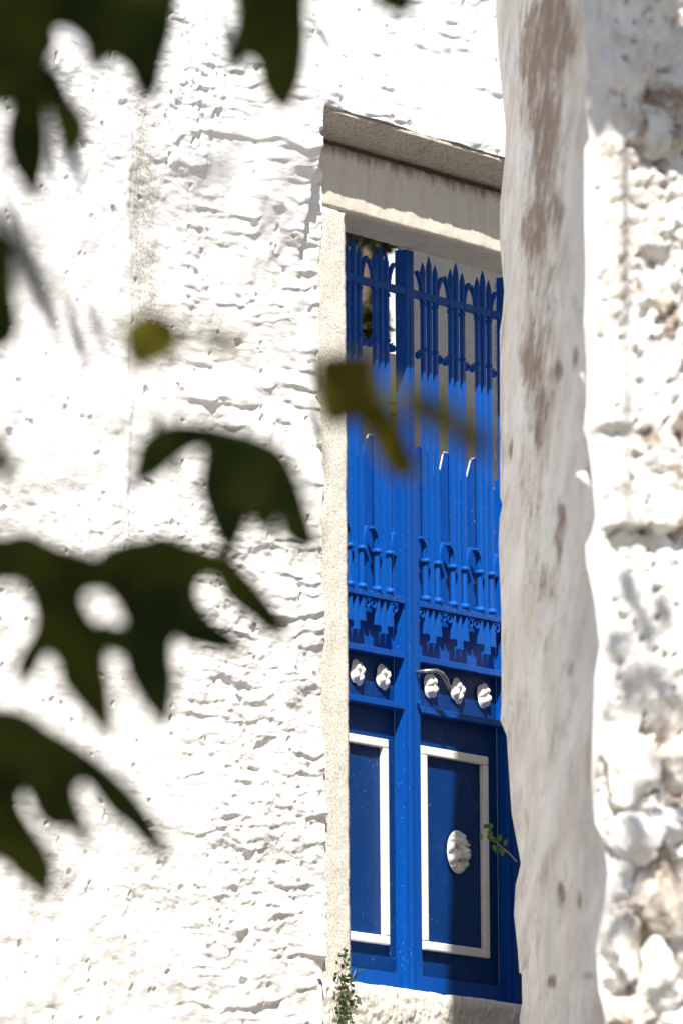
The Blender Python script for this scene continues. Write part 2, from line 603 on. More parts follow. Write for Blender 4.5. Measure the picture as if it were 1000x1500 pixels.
nx, nz = 520, 1010
xs = np.concatenate([np.linspace(-3.35, OX0, 400), np.linspace(OX0, 1.35, 191)[1:]])
zs = np.concatenate([np.linspace(-.75, OZ, 850), np.linspace(OZ, 3.95, 231)[1:]])
X, Z = np.meshgrid(xs, zs, indexing='ij')
H = plaster_h(X, Z)
edge = np.exp(-((X - OX0) / .05) ** 2) * (Z < OZ)
XX = X + edge * (.006 * fbm(X * 0 + 1.5, Z * 5, 95, 4, .5))
ZZ = Z + np.exp(-((Z - OZ) / .03) ** 2) * (X > OX0) * .0022 * fbm(X * 9, Z * 0 + 4.2, 96, 4, .65)
P = np.stack([XX, -H, ZZ], -1)
xc = (X[:-1, :-1] + X[1:, 1:]) / 2
zc = (Z[:-1, :-1] + Z[1:, 1:]) / 2
keep = ~((xc > OX0) & (zc < OZ))
wornA = np.clip(gauss(X, Z, -1.92, 2.40, .06, .36) * 2.2 + gauss(X, Z, -1.82, 2.0, .12, .16) * .8 + gauss(X, Z, -1.75, 1.62, .1, .12) * .5
                + gauss(X, Z, -1.2, .38, .14, .05) * .8 + gauss(X, Z, -1.9, -.1, .4, .12) * .4 + gauss(X, Z, -1.0, -.1, .3, .12) * .35, 0, 1)
link('plaster', grid_mesh('plaster', P, keep, wornA), MAT['plaster'], wall)
# returns of the plaster at the opening and the outer border
iy = np.argmin(abs(xs - OX0))
iz = np.argmin(abs(zs - OZ))
col = P[iy, :iz + 1]
A = np.stack([col, col + np.array([0.0, .0, 0])], 0)
A[1, :, 1] = .05
link('plaster_edge', grid_mesh('plaster_edge', A), MAT['plaster'], wall)
row = P[iy:, iz]
A = np.stack([row, row.copy()], 0)
A[1, :, 1] = .03
link('plaster_edge', grid_mesh('plaster_edge', A), MAT['plaster'], wall)
body = MB()
body.box(-9, -3.35, -.01, .30, -4.2, 6.3)
body.box(-3.35, OX0 - .004, .045, .30, -4.2, 6.3)
body.box(OX0 - .004, .905, .045, .30, 2.83, 6.3)
body.box(.905, 7, .045, .30, -4.2, 6.3)
body.box(-3.35, 7, -.012, .045, 3.95, 6.3)
body.box(1.35, 7, -.012, .045, -4.2, 3.95)
body.box(-3.35, 1.35, -.012, .045, -4.2, -.75)
body.build('wall_core', MAT['plaster'], wall)


# ================================================================== DOOR SURROUND
sur = empty('door_surround', (0, .1, -.05), 'pale granite door surround with heavy lintel and cornice framing the blue gate', 'door frame')


def rough_block(name, x0, x1, y0, y1, z0, z1, mat, amp=.004, seed=0, cell=.014, label=None, wk=1.0):
    """a dressed stone: its faces gridded and made slightly uneven, its edges worn"""
    bm = bmesh.new()
    dims = (x1 - x0, y1 - y0, z1 - z0)
    ns = [max(2, min(200, int(d / cell))) for d in dims]

    def face(fn, na, nb):
        vsx = [[bm.verts.new(fn(i / na, j / nb)) for j in range(nb + 1)] for i in range(na + 1)]
        for i in range(na):
            for j in range(nb):
                bm.faces.new((vsx[i][j], vsx[i + 1][j], vsx[i + 1][j + 1], vsx[i][j + 1]))
    face(lambda a, b: (x0 + a * dims[0], y0, z0 + b * dims[2]), ns[0], ns[2])
    face(lambda a, b: (x1, y0 + a * dims[1], z0 + b * dims[2]), max(2, ns[1] // 2), ns[2])
    face(lambda a, b: (x0, y1 - a * dims[1], z0 + b * dims[2]), max(2, ns[1] // 2), ns[2])
    face(lambda a, b: (x0 + a * dims[0], y1 - b * dims[1], z0), ns[0], max(2, ns[1] // 2))
    face(lambda a, b: (x0 + a * dims[0], y0 + b * dims[1], z1), ns[0], max(2, ns[1] // 2))
    bmesh.ops.remove_doubles(bm, verts=bm.verts, dist=.001)
    co = np.array([v.co for v in bm.verts])
    n1 = fbm(co[:, 0] * 9 + co[:, 1] * 5, co[:, 2] * 9 + co[:, 1] * 3, 300 + seed, 4, .6)
    n2 = fbm(co[:, 0] * 9 + 50, co[:, 2] * 9 + co[:, 1] * 7, 310 + seed, 4, .6)
    ed = np.clip(fbm(co[:, 0] * 22 + co[:, 2] * 22, co[:, 1] * 22, 320 + seed, 3), 0, 1)
    for v, a, b, c in zip(bm.verts, n1, n2, ed):
        fx = min(abs(v.co.x - x0), abs(v.co.x - x1)) < 1e-5
        fy = min(abs(v.co.y - y0), abs(v.co.y - y1)) < 1e-5
        fz = min(abs(v.co.z - z0), abs(v.co.z - z1)) < 1e-5
        s1 = 1 if v.co.x < (x0 + x1) / 2 else -1
        s2 = 1 if v.co.y < (y0 + y1) / 2 else -1
        s3 = 1 if v.co.z < (z0 + z1) / 2 else -1
        wear = wk * (.003 + .010 * c) if fx + fy + fz >= 2 else 0
        if fy: v.co.y += a * amp + s2 * wear * .7
        if fz: v.co.z += b * amp + s3 * wear * .7
        if fx: v.co.x += b * amp * .7 + s1 * wear * .5
    bmesh.ops.recalc_face_normals(bm, faces=bm.faces)
    for f_ in bm.faces: f_.smooth = True
    me = bpy.data.meshes.new(name)
    bm.to_mesh(me)
    bm.free()
    return link(name, me, mat, sur, label)


rough_block('jamb', -.895, -.709, .0, .3, -.30, 2.576, MAT['granite'], .002, 1, wk=.45)
rough_block('jamb', .72, .90, .0, .3, -.30, 2.576, MAT['granite'], .003, 2)
rough_block('lintel', -.893, .895, .001, .218, 2.580, 2.797, MAT['lintel'], .0022, 3, wk=.35)
MB().box(-.89, .9, .016, .2, 2.797, 2.822).build('joint_mortar', MAT['dirt'], sur)



def cornice():
    n = 190
    xsn = np.linspace(-1.018, 1.0, n)
    prof = [(.03, 2.884), (-HOODP + .004, 2.884), (-HOODP + .002, 2.872), (-.075, 2.846), (-.03, 2.826), (-.008, 2.818), (.03, 2.814)]
    prof2 = []
    for (y0, z0), (y1, z1) in zip(prof[:-1], prof[1:]):
        for k in range(3):
            prof2.append((y0 + (y1 - y0) * k / 3, z0 + (z1 - z0) * k / 3))
    prof2.append(prof[-1])
    Pn = np.zeros((n, len(prof2), 3))
    for j, (y, z) in enumerate(prof2):
        a = fbm(xsn * 14, xsn * 0 + j * .37, 401, 4, .6)
        b = fbm(xsn * 14 + 30, xsn * 0 + j * .37, 405, 4, .6)
        Pn[:, j, 0] = xsn
        Pn[:, j, 1] = y + a * .0022 * (y < .02)
        Pn[:, j, 2] = z + b * .0022
    cap = np.array([[x, y, z] for x, (y, z) in [(xsn[0], p) for p in prof2]])
    link('cornice', grid_mesh('cornice', Pn), MAT['cornice'], sur)
    mb = MB()
    mb.v = [tuple(Pn[0, j]) for j in range(len(prof2))]
    mb.f = [tuple(range(len(prof2)))]
    mb.build('cornice_end', MAT['cornice'], sur)


cornice()

# threshold / doorstep
st = empty('doorstep', (0, -.05, -.42), 'rough white limewashed doorstep under the blue gate', 'step')
ns, ms = 330, 120
u = np.linspace(-.93, 1.25, ns)
prof = [(.55, -.050), (.15, -.047), (.05, -.046), (.0, -.045), (-.022, -.050), (-.032, -.062)]
vz = np.concatenate([np.array([p[1] for p in prof]), np.linspace(-.075, -.80, ms)])
vy = np.concatenate([np.array([p[0] for p in prof]), np.full(ms, -.036)])
U, VZ = np.meshgrid(u, vz, indexing='ij')
_, VY = np.meshgrid(u, vy, indexing='ij')
hh = .006 * fbm(U * 9, VZ * 11, 501, 4, .6) + .010 * fbm(U * 2.5, VZ * 3, 503, 2) + .004 * fbm(U * 34, VZ * 34, 505, 3, .6)
fr_ = (VY < .02)
Pn = np.stack([U, VY - hh * fr_, VZ + .35 * hh * (~fr_ | (VZ > -.07)) - .022 * sstep(-.35, -.05, VZ) * 0], -1)
link('step_stone', grid_mesh('step_stone', Pn, None, (gauss(U, VZ, -.52, -.2, .16, .03) + gauss(U, VZ, .33, -.30, .2, .03)) * .7), MAT['step'], st)
MB().box(-.92, 1.24, -.02, .55, -.8, -.068).build('step_core', MAT['step'], st)


# ================================================================== THE GATE
BT = .045                                            # depth of frame members in front of the sheets
frame = empty('gateway_posts', (0, YG, -.03), 'blue steel posts of the gate, the broad one between its two leaves', 'gate posts')
YB = YG + BT
MB().box(-.018, .032, YG, YB + .002, -.025, 2.573).build('post', MAT['blue'], frame, 'blue post between the leaves', .002)
MB().box(.650, .705, YG - .002, YB + .002, -.025, 2.573).build('post', MAT['blue'], frame, None, .002)
MB().box(-.735, -.690, YG - .002, YB + .002, -.025, 2.573).build('post', MAT['blue'], frame, None, .002)
MB().box(.0045, .0065, YG - .0015, YG + .001, .0, 2.4).build('seam', MAT['panel'], frame)

PITCHX = .1775


def bar_mesh(zt, tip):
    """square bar with a spear tip, at local origin, z from 1.33 up"""
    w = .0072
    prof = [(w, 1.33), (w, zt - tip - .012), (w, zt - tip - .006), (w * 1.28, zt - tip + .004), (w * 1.12, zt - tip * .62), (w * .62, zt - tip * .30), (.0009, zt)]
    mb = MB()
    base = 0
    for r, z in prof:
        d = r if r <= w else w * .9
        mb.v += [(-r, -d, z), (r, -d, z), (r, d, z), (-r, d, z)]
    for i in range(len(prof) - 1):
        for k in range(4):
            q = i * 4
            mb.f.append((q + k, q + (k + 1) % 4, q + 4 + (k + 1) % 4, q + 4 + k))
    mb.f += [(3, 2, 1, 0), tuple(len(mb.v) - 4 + k for k in range(4))]
    return mb.mesh('bar')


def arc(cx, cz, r, a0, a1, n=10, rx=None):
    rx = rx or r
    return [(cx + rx * math.cos(math.radians(a0 + (a1 - a0) * i / n)), cz + r * math.sin(math.radians(a0 + (a1 - a0) * i / n))) for i in range(n + 1)]


def curl_mesh(s):
    """flared leaf blade beside the spear heads"""
    path = [(0, 2.405), (0, 2.44), (s * .006, 2.468), (s * .017, 2.490), (s * .032, 2.508)]
    return MB().ribbon(path, -.0075, .0075, [.006, .008, .0095, .0105, .0105]).mesh('leaf_blade')


def scroll_mesh(s, r=.0155):
    """small C-scroll"""
    pts = []
    for i in range(22):
        a = math.radians(100 + s * 0 + 340 * i / 21)
        rr = r * (1 - .42 * i / 21)
        pts.append((s * rr * math.cos(a), rr * math.sin(a)))
    return MB().ribbon(pts, -.007, .007, .0048).mesh('scroll')


def arch_mesh(s):
    """half arch rising from a column cap and bending over with a curled tip"""
    path = [(0, 1.49), (0, 1.515), (s * .005, 1.536), (s * .014, 1.553), (s * .026, 1.564), (s * .038, 1.568)]
    return MB().ribbon(path, -.013, .010, [.005, .006, .007, .008, .009, .009]).mesh('arch_blade')


def column_mesh():
    mb = MB()
    mb.tube([(0, 0, 1.352), (0, 0, 1.50)], .0095, 14)
    mb.lathe(0, 0, [(.0105, 1.349), (.0195, 1.352), (.021, 1.358), (.018, 1.365), (.0115, 1.370)], 12)
    mb.lathe(0, 0, [(.0105, 1.482), (.019, 1.486), (.020, 1.491), (.018, 1.497), (.0105, 1.500)], 12)
    return mb.mesh('column')


def drop_mesh(zb):
    mb = MB()
    return mb.prism([(-.0045, 1.316), (-.0155, zb), (.0155, zb), (.0045, 1.316)], -.006, .006).mesh('pendant')


def collar_mesh():
    return MB().lathe(0, 0, [(.008, -.008), (.0125, -.005), (.0135, 0), (.0125, .005), (.008, .008)], 10).mesh('collar')


def rivet_mesh():
    return MB().add([(0.0035 * math.cos(k * 1.047), 0, .0035 * math.sin(k * 1.047)) for k in range(6)] + [(0, -.0025, 0)],
                    [(k, (k + 1) % 6, 6) for k in range(6)]).mesh('rivet')


def rosette_mesh(seed):
    rr = np.random.RandomState(seed)
    n, m = 60, 16
    R_ = .047
    P_ = np.zeros((n + 1, m, 3))
    rot = rr.rand() * 1.0 + .3
    for i in range(n + 1):
        th = 2 * math.pi * i / n
        lobe = abs(math.cos(2.0 * (th + rot)))
        Rm = R_ * (.80 + .20 * lobe ** .6)
        for j in range(m):
            s = j / (m - 1)
            r = Rm * s
            hgt = .004 + .015 * math.sin(min(s * 1.25, 1) * math.pi) ** .8 * (.22 + .78 * lobe ** .7)
            if s > .8: hgt *= (1 - s) / .2
            if s < .30: hgt = .013 * sstep(0, .3, s) + .001 if s > .12 else -.0
            hgt += .0005 * math.sin(th * 7 + s * 7 + seed)
            P_[i, j] = (r * math.cos(th), -max(hgt, -.002) - .001 * (s < .9), r * math.sin(th))
    return grid_mesh('rosette', P_)


bars = {'mid': bar_mesh(2.574, .062), 'side': bar_mesh(2.546, .055)}
CURL = {s: curl_mesh(s) for s in (-1, 1)}
SCR = {s: scroll_mesh(s) for s in (-1, 1)}
ARCH = {s: arch_mesh(s) for s in (-1, 1)}
COLM, COLLAR, RIVET = column_mesh(), collar_mesh(), rivet_mesh()
DROP = {'mid': drop_mesh(1.203), 'side': drop_mesh(1.234)}
ROS = [rosette_mesh(3), rosette_mesh(8), rosette_mesh(14)]
for me_, mk in [(bars['mid'], 'bar'), (bars['side'], 'bar'), (CURL[-1], 'bar'), (CURL[1], 'bar'), (SCR[-1], 'bar'), (SCR[1], 'bar'), (ARCH[-1], 'bar'),
                (ARCH[1], 'bar'), (COLM, 'bar'), (COLLAR, 'bar'), (RIVET, 'bar'), (DROP['mid'], 'bar'), (DROP['side'], 'bar')] + [(r, 'white') for r in ROS]:
    me_.materials.append(MAT[mk])
for me_ in (COLLAR,):
    for p_ in me_.polygons: p_.use_smooth = True


def put(name, me, loc, parent, rot=None, label=None):
    o = bpy.data.objects.new(name, me)
    COL.objects.link(o)
    o.parent = parent
    o.matrix_parent_inverse = world_of(parent).inverted()
    o.location = loc
    if rot: o.rotation_euler = rot
    if label: o['label'] = label
    return o


def wavy_edge(x0, x1, centers, seed):
    """torn upper edge of the backing sheet: it rises behind each bar group, dips in the gaps"""
    pts = []
    n = 150
    for i in range(n + 1):
        x = x0 + (x1 - x0) * i / n
        d = min(abs(x - c) for c in centers)
        g = (d - .045) / (PITCHX / 2 - .045)
        z = 1.900 - .088 * sstep(-.5, .75, g)
        z += .006 * float(fbm(np.array([x * 30.]), np.array([seed * 1.3]), 601, 3)[0])
        pts.append((x, z))
    return pts


def gate_leaf(x0, x1, centers, px0, px1, label, seed, nros):
    leaf = empty('gate_leaf', ((x0 + x1) / 2, YG + .02, 0), label, 'gate leaf')
    w = .020
    # stiles of the leaf
    for a, b in ((x0, x0 + .026), (x1 - .026, x1)):
        MB().box(a, b, YG + .006, YB, -.010, 1.84).build('stile', MAT['blue'], leaf, None, .0015)
    # rails
    xi0, xi1 = x0 + .0265, x1 - .0265
    for z0, z1, nm, y0 in ((2.412, 2.438, 'top_rail', YG + .002), (1.323, 1.346, 'riveted_rail', YG - .004), (1.132, 1.154, 'rail', YG + .002), (.955, .977, 'rail', YG + .002)):
        MB().box(x0 if nm == 'top_rail' else xi0, x1 if nm == 'top_rail' else xi1, y0, y0 + (.020 if nm != 'rail' else BT - .004), z0, z1).build(nm, MAT['blue'], leaf, None, .0015)
    MB().box(xi0, xi1, YG + .020, YB, -.012, .042).build('bottom_rail', MAT['blue'], leaf, None, .0015)
    # sheets
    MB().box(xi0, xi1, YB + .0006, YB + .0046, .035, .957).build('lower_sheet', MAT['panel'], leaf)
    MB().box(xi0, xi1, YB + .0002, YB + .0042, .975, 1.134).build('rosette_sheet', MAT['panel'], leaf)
    MB().box(xi0, xi1, YB + .0004, YB + .0044, 1.152, 1.33).build('pendant_sheet', MAT['blue'], leaf)
    pts = wavy_edge(xi0, xi1, centers, seed)
    mb = MB()
    k = len(pts)
    mb.v = [(x, YB, 1.331) for x, z in pts] + [(x, YB, z) for x, z in pts] + [(x, YB + .004, 1.331) for x, z in pts] + [(x, YB + .004, z) for x, z in pts]
    for i in range(k - 1):
        mb.f += [(i, i + 1, k + i + 1, k + i), (2 * k + i, 3 * k + i, 3 * k + i + 1, 2 * k + i + 1), (k + i, k + i + 1, 3 * k + i + 1, 3 * k + i)]
    mb.build('backing_sheet', MAT['blue'], leaf)
    # bare metal lip along the torn edge, broken here and there
    rr = random.Random(seed)
    i = 0
    while i < k - 6:
        L = rr.randint(3, 9)
        if rr.random() < .30:
            seg = [(x, z + .001) for x, z in pts[i:min(i + L, k)]]
            MB().ribbon(seg, YB - .0012, YB + .003, .0028).build('bare_edge', MAT['chip'], leaf)
        i += L
    yb = YG + .009
    for c in centers:
        for dx, kind in ((-.0385, 'side'), (0, 'mid'), (.0385, 'side')):
            put('bar', bars[kind], (c + dx + rr.uniform(-.0014, .0014), yb, rr.uniform(-.003, .003)), leaf, (0, rr.uniform(-.0012, .0012), 0))
            put('pendant', DROP[kind], (c + dx, YG + .006, rr.uniform(-.003, .003)), leaf)
        for s in (-1, 1):
            put('leaf_blade', CURL[s], (c + s * .050, yb - .001, rr.uniform(-.004, .004)), leaf)
            put('column', COLM, (c + s * .0385, yb, rr.uniform(-.002, .002)), leaf)
            put('arch_blade', ARCH[s], (c + s * .0385, yb, rr.uniform(-.004, .003)), leaf)
            put('scroll', SCR[s], (c + s * .070, yb, 2.213), leaf)
            put('scroll', SCR[s], (c + s * .070, yb, 1.302), leaf)
            put('collar', COLLAR, (c + s * .0385, yb, 2.395), leaf)
            put('collar', COLLAR, (c + s * .0385, yb, 2.235), leaf)
    # rivets in pairs
    for c in centers:
        for dx in (-.045, -.008, .030, .068):
            put('rivet', RIVET, (c + dx, YG - .0045, 1.334 + rr.uniform(-.001, .001)), leaf)
            put('rivet', RIVET, (c + dx + .009, YG - .0045, 1.329), leaf)
    # white moulding: four battens round the lower panel
    wv = .031
    z0, z1 = .136, .846
    YM = YB - .019
    for (a, b, c_, d) in ((px0, px1, z1 - wv, z1), (px0, px1, z0, z0 + wv), (px0, px0 + wv + .003, z0 + wv, z1 - wv), (px1 - wv - .003, px1, z0 + wv, z1 - wv)):
        MB().box(a, b, YM, YB, c_, d).build('white_moulding', MAT['white'], leaf, None, .004)
    for q, c in enumerate(nros):
        put('rosette', ROS[q % 3], (c, YB - .006, 1.062), leaf, (0, rr.uniform(-.5, .5), 0))
        MB().lathe(c, YB - .004, [(.003, 1.05), (.003, 1.056)], 6).build('boss', MAT['panel'], leaf)
    return leaf


RC = [.143, .143 + PITCHX, .143 + 2 * PITCHX]
LC = [-.168, -.168 - PITCHX * .985, -.168 - 2 * PITCHX * .985]
rleaf = gate_leaf(.0335, .646, RC, .102, .535, 'right blue gate leaf, with round white relief boss and three white rosettes', 5, [.180, .355, .528])
lleaf = gate_leaf(-.688, -.0195, LC, -.545, -.112, 'left blue gate leaf, half hidden behind the pale stone jamb', 9, [-.125, -.287, -.451])

# relief boss: a round grotesque mask cast in plaster
nb_, mb_ = 96, 40
Pb = np.zeros((nb_ + 1, mb_, 3))
for i in range(nb_ + 1):
    th = 2 * math.pi * i / nb_
    for j in range(mb_):
        s = j / (mb_ - 1)
        rx, rz = .070 * s, .076 * s
        x, z = rx * math.cos(th), rz * math.sin(th)
        h = .028 * math.sqrt(max(0, 1 - (s * .97) ** 2)) ** .8
        def g(cx, cz, sx, sz): return math.exp(-((x - cx) / sx) ** 2 - ((z - cz) / sz) ** 2)
        f = .015 * g(0, -.002, .010, .022) + .010 * g(0, .034, .03, .010) - .014 * g(-.022, .014, .009, .007) - .014 * g(.022, .014, .009, .007)
        f += .010 * g(-.026, -.012, .012, .012) + .010 * g(.026, -.012, .012, .012) - .013 * g(0, -.032, .017, .005) + .008 * g(0, -.046, .016, .008)
        f += .0045 * math.sin(th * 13 + 2 * math.sin(th * 3)) * (sstep(.55, .8, s)) * (1 - sstep(.93, 1, s))
        f += .0035 * math.sin(x * 330 + 1.7) * math.sin(z * 290) * (1 - s)
        Pb[i, j] = (.345 + x, YB - h - 2.0 * f * (1 - sstep(.85, 1, s)) + .002, .495 + z)
link('relief_boss', grid_mesh('relief_boss', Pb), MAT['cast'], rleaf)

# lever handle on the right leaf
hp = [(.030, YG + .004, 1.092), (.045, YG - .035, 1.096), (.075, YG - .052, 1.098), (.105, YG - .054, 1.092), (.135, YG - .052, 1.075), (.158, YG - .048, 1.053), (.175, YG - .044, 1.035)]
MB().tube(hp, [.007, .007, .0075, .0075, .0075, .007, .005], 10).build('handle', MAT['steel'], rleaf, None, 0, True)
MB().tube([(.038, YG + .01, .985), (.038, YG - .008, .985)], .009, 8).build('lock_bolt', MAT['blue'], rleaf)

# ================================================================== COURTYARD BEHIND THE GATE
cw = empty('courtyard_wall', (2.2, 1.9, -.4), 'shaded grey rendered courtyard wall seen behind the gate bars', 'wall')
def cw_grid(x0, x1, z0, z1, y, seed):
    a = np.linspace(x0, x1, 160)
    b = np.linspace(z0, z1, 160)
    A_, B_ = np.meshgrid(a, b, indexing='ij')
    hh = .012 * fbm(A_ * 3, B_ * 3, seed, 3) + .004 * fbm(A_ * 14, B_ * 14, seed + 5, 4)
    return np.stack([A_, y - hh, B_], -1)


def xat(px, py, y):
    r = ray(px, py)
    t = (y - CAM.y) / r.y
    p = CAM + r * t
    return p.x, p.z


YC = 1.6
xl = xat(588, 430, YC)[0]
zl = xat(560, 513, YC)[1]
link('wall_face', grid_mesh('court_face', cw_grid(xl, 5.5, -.5, 5.0, YC, 701)), MAT['court'], cw)
cm = MB()
cm.v = [(x, y, z) for z in (-.5, 4.99) for x, y in ((xl + .004, YC + .02), (5.5, YC + .02), (5.5, YC + .3), (xl + .6, YC + .3))]
cm.f = [(0, 3, 2, 1), (4, 5, 6, 7), (0, 1, 5, 4), (1, 2, 6, 5), (2, 3, 7, 6), (3, 0, 4, 7)]
cm.build('wall_core', MAT['court'], cw)
lowx = xat(470, 560, YC)[0]
link('low_wall', grid_mesh('court_low', cw_grid(lowx, xl - .001, -.5, zl, YC + .004, 711)), MAT['court'], cw)
MB().box(lowx, xl - .001, YC + .02, YC + .28, -.5, zl - .012).build('low_wall_core', MAT['court'], cw)
# two small iron hooks in the wall
for dz in (0, -.045):
    hx, hz = xat(573, 592, YC - .03)
    MB().tube([(hx - .05, YC, hz + dz), (hx - .02, YC - .035, hz + dz), (hx + .02, YC - .04, hz + dz + .006), (hx + .035, YC - .035, hz + dz + .02)], .006, 6).build('hook', MAT['bark'], cw)

fh = empty('far_house', (9, 7.2, -.4), 'bright sunlit white house beyond the courtyard with brown wooden shutter', 'house')
YF = 7.0
fx0, fz0 = xat(480, 600, YF)
fx1, fz1 = xat(640, 330, YF)
MB().box(fx0 - 3, fx1 + 6, YF, YF + .5, -.5, fz1 + 2.5).build('wall', MAT['farwhite'], fh)
sx0, sz1 = xat(527, 335, YF - .14)
sx1, sz0 = xat(562, 500, YF - .14)
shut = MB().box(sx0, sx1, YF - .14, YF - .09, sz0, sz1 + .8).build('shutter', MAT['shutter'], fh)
n_sl = 26
sl = MB()
sl.box(sx0, sx1, YF - .0012, YF - .0002, 0, .001)
slm = MB().box(0, sx1 - sx0, -.02, 0, 0, .035).mesh('slat')
slm.materials.append(MAT['shutter'])
for i in range(n_sl):
    zz = sz0 + .03 + i * (sz1 + .75 - sz0) / n_sl
    put('slat', slm, (sx0, YF - .141, zz), fh, (.35, 0, 0))
px_, pz_ = xat(549, 350, YF - .26)
MB().prism([(px_, pz_ + .4), (px_ - .10, pz_ - .55), (px_ - .075, pz_ - .55), (px_ + .025, pz_ + .4)], YF - .26, YF - .22).build('leaning_batten', MAT['pale_wood'], fh)
# a clipped dark shrub in front of the shutter
shb = empty('courtyard_shrub', (xat(540, 480, 5.5)[0], 5.5, -.4), 'dark leafy shrub behind the left gate bars beside the shutter', 'shrub')


def leaf_cloud(name, mat, parent, centers, n, size, seed, kind=None, flat=.35):
    rr = np.random.RandomState(seed)
    vs_, fs = [], []
    for i in range(n):
        c, rad = centers[rr.randint(len(centers))]
        d = rr.normal(size=3)
        d /= np.linalg.norm(d)
        p = np.array(c) + d * np.array(rad) * rr.rand() ** .45
        a = rr.normal(size=3)
        a /= np.linalg.norm(a)
        b = np.cross(a, rr.normal(size=3))
        b /= np.linalg.norm(b)
        s = size * rr.uniform(.6, 1.3)
        n_ = np.cross(a, b) * s * .12
        k = len(vs_)
        vs_ += [tuple(p - a * s * .5), tuple(p - b * s * flat + n_), tuple(p + a * s * .6), tuple(p + b * s * flat + n_)]
        fs += [(k, k + 1, k + 2), (k, k + 2, k + 3)]
    me = bpy.data.meshes.new(name)
    me.from_pydata(vs_, [], fs)
    o = link(name, me, mat, parent)
    if kind: o['kind'] = kind
    return o


cx_, cz_ = xat(541, 470, 5.5)
leaf_cloud('foliage', MAT['darkleaf'], shb, [((cx_, 5.5, cz_ - .02), (.10, .12, .11)), ((cx_ - .05, 5.5, cz_ - .9), (.3, .3, .6))], 1500, .035, 5, 'stuff')
MB().tube([(cx_, 5.5, -.42), (cx_, 5.5, cz_)], [.03, .012], 7).build('stem', MAT['bark'], shb)
cx2, cz2 = xat(522, 345, 6.0)
cx3, cz3 = xat(568, 360, 6.0)
vine = empty('climbing_vine', (cx2, 6.2, -.4), 'sunlit leafy vine tips hanging above the courtyard shutter', 'vine')
leaf_cloud('foliage', MAT['darkleaf'], vine, [((cx2, 6.0, cz2), (.05, .1, .05)), ((cx3 - .05, 6.0, cz3), (.03, .1, .05)), (((cx2 + cx3) / 2, 6.0, cz2 + 1.5), (.8, .2, .2))], 700, .04, 8, 'stuff')
MB().tube([(cx2 - .3, 6.2, -.42), (cx2 - .25, 6.2, 2.4), (cx2, 6.1, cz2 + .3), (cx3, 6.1, cz2 + .5)], [.03, .025, .02, .01], 7).build('stem', MAT['bark'], vine)
fl = MB()
tag(fl.box(-6, 14, .52, 12, -.41, -.40).build('courtyard_floor', MAT['ground']), kind='structure')

# ================================================================== LANE WALL ON THE RIGHT
lw = empty('rubble_wall', at(880, 1500, 19.6), 'old limewashed rubble wall at the right, its end face in shade and its street face sunlit', 'wall')
ED = [(-200, 733), (0, 733), (60, 736), (110, 740), (170, 745), (220, 744), (290, 736), (340, 735), (420, 741), (455, 738), (480, 734), (600, 733), (730, 732), (742, 736), (760, 731), (800, 729), (900, 732), (1040, 731), (1062, 729), (1085, 738), (1140, 741),
      (1200, 744), (1240, 751), (1280, 758), (1305, 749), (1350, 746), (1400, 751), (1436, 753), (1444, 766), (1462, 760), (1500, 753), (1800, 750)]
NC = [(-200, 862), (0, 862), (60, 866), (92, 872), (108, 866), (140, 864), (190, 870), (205, 862), (300, 861), (400, 862), (470, 858), (520, 862), (590, 861), (630, 856), (645, 862), (700, 868), (760, 872), (785, 866), (800, 857), (830, 858), (880, 868), (950, 876),
      (1000, 868), (1080, 864), (1150, 862), (1215, 866), (1240, 878), (1290, 884), (1340, 878), (1400, 866), (1460, 868), (1500, 878), (1800, 880)]
DF, DN = 25.77, 19.6


def interp(tab, y):
    return np.interp(y, [a for a, b in tab], [b for a, b in tab])


TOPZ = 3.20
nu, nv = 90, 820
zz = np.linspace(-1.9, TOPZ, nv)
rF, rN = ray(735, 750), ray(865, 750)


def z_to_py(z, d):
    return 750 - ((z - (CAM.z + Fv.z * d)) / d / Uv.z) * FPX


Pp = np.zeros((nu, nv, 3))
Rn = np.array(R0)
Fh = np.array((math.cos(HEAD), math.sin(HEAD), 0))
C0 = np.array(CAM)


def plan(lat, dep):           # lat: metres right of the camera axis, dep: metres ahead
    return C0[0] + Rn[0] * lat + Fh[0] * dep, C0[1] + Rn[1] * lat + Fh[1] * dep


fu = np.linspace(0, 1, nu)
latF = (interp(ED, z_to_py(zz, DF)) - 500 + .007 * (z_to_py(zz, DF) - 750) * 0) / FPX * DF
latN = (interp(NC, z_to_py(zz, DN)) - 500) / FPX * DN
uu = fu[:, None]
blend = uu ** 1.15


def soften(a, n=90):
    k_ = np.hanning(n)
    return np.convolve(np.pad(a, n // 2, mode='edge'), k_ / k_.sum(), 'same')[n // 2:-(n // 2)]


sF, sN = soften(latF), soften(latN)
lat = (sF[None, :] + (latF - sF)[None, :] * np.exp(-uu * 9)) * (1 - blend) + (sN[None, :] + (latN - sN)[None, :] * np.exp(-(1 - uu) * 10)) * blend
dep = DF + (DN - DF) * uu + 0 * lat
V2 = zz[None, :] + 0 * lat
lat = lat - .0035 * fbm(dep * 2.2, V2 * 7, 801, 4, .55) * np.sin(np.pi * uu) ** .5
# eroded groove with holes running down the face
gz = np.exp(-((uu - (.74 + .03 * np.sin(V2 * 3))) / .035) ** 2)
lat = lat + gz * .012 * np.clip(fbm(dep * .5, V2 * 9, 811, 3), 0, 1)
Pp[..., 0], Pp[..., 1] = plan(lat, dep * math.cos(PITCH) * 1.0)
Pp[..., 2] = V2
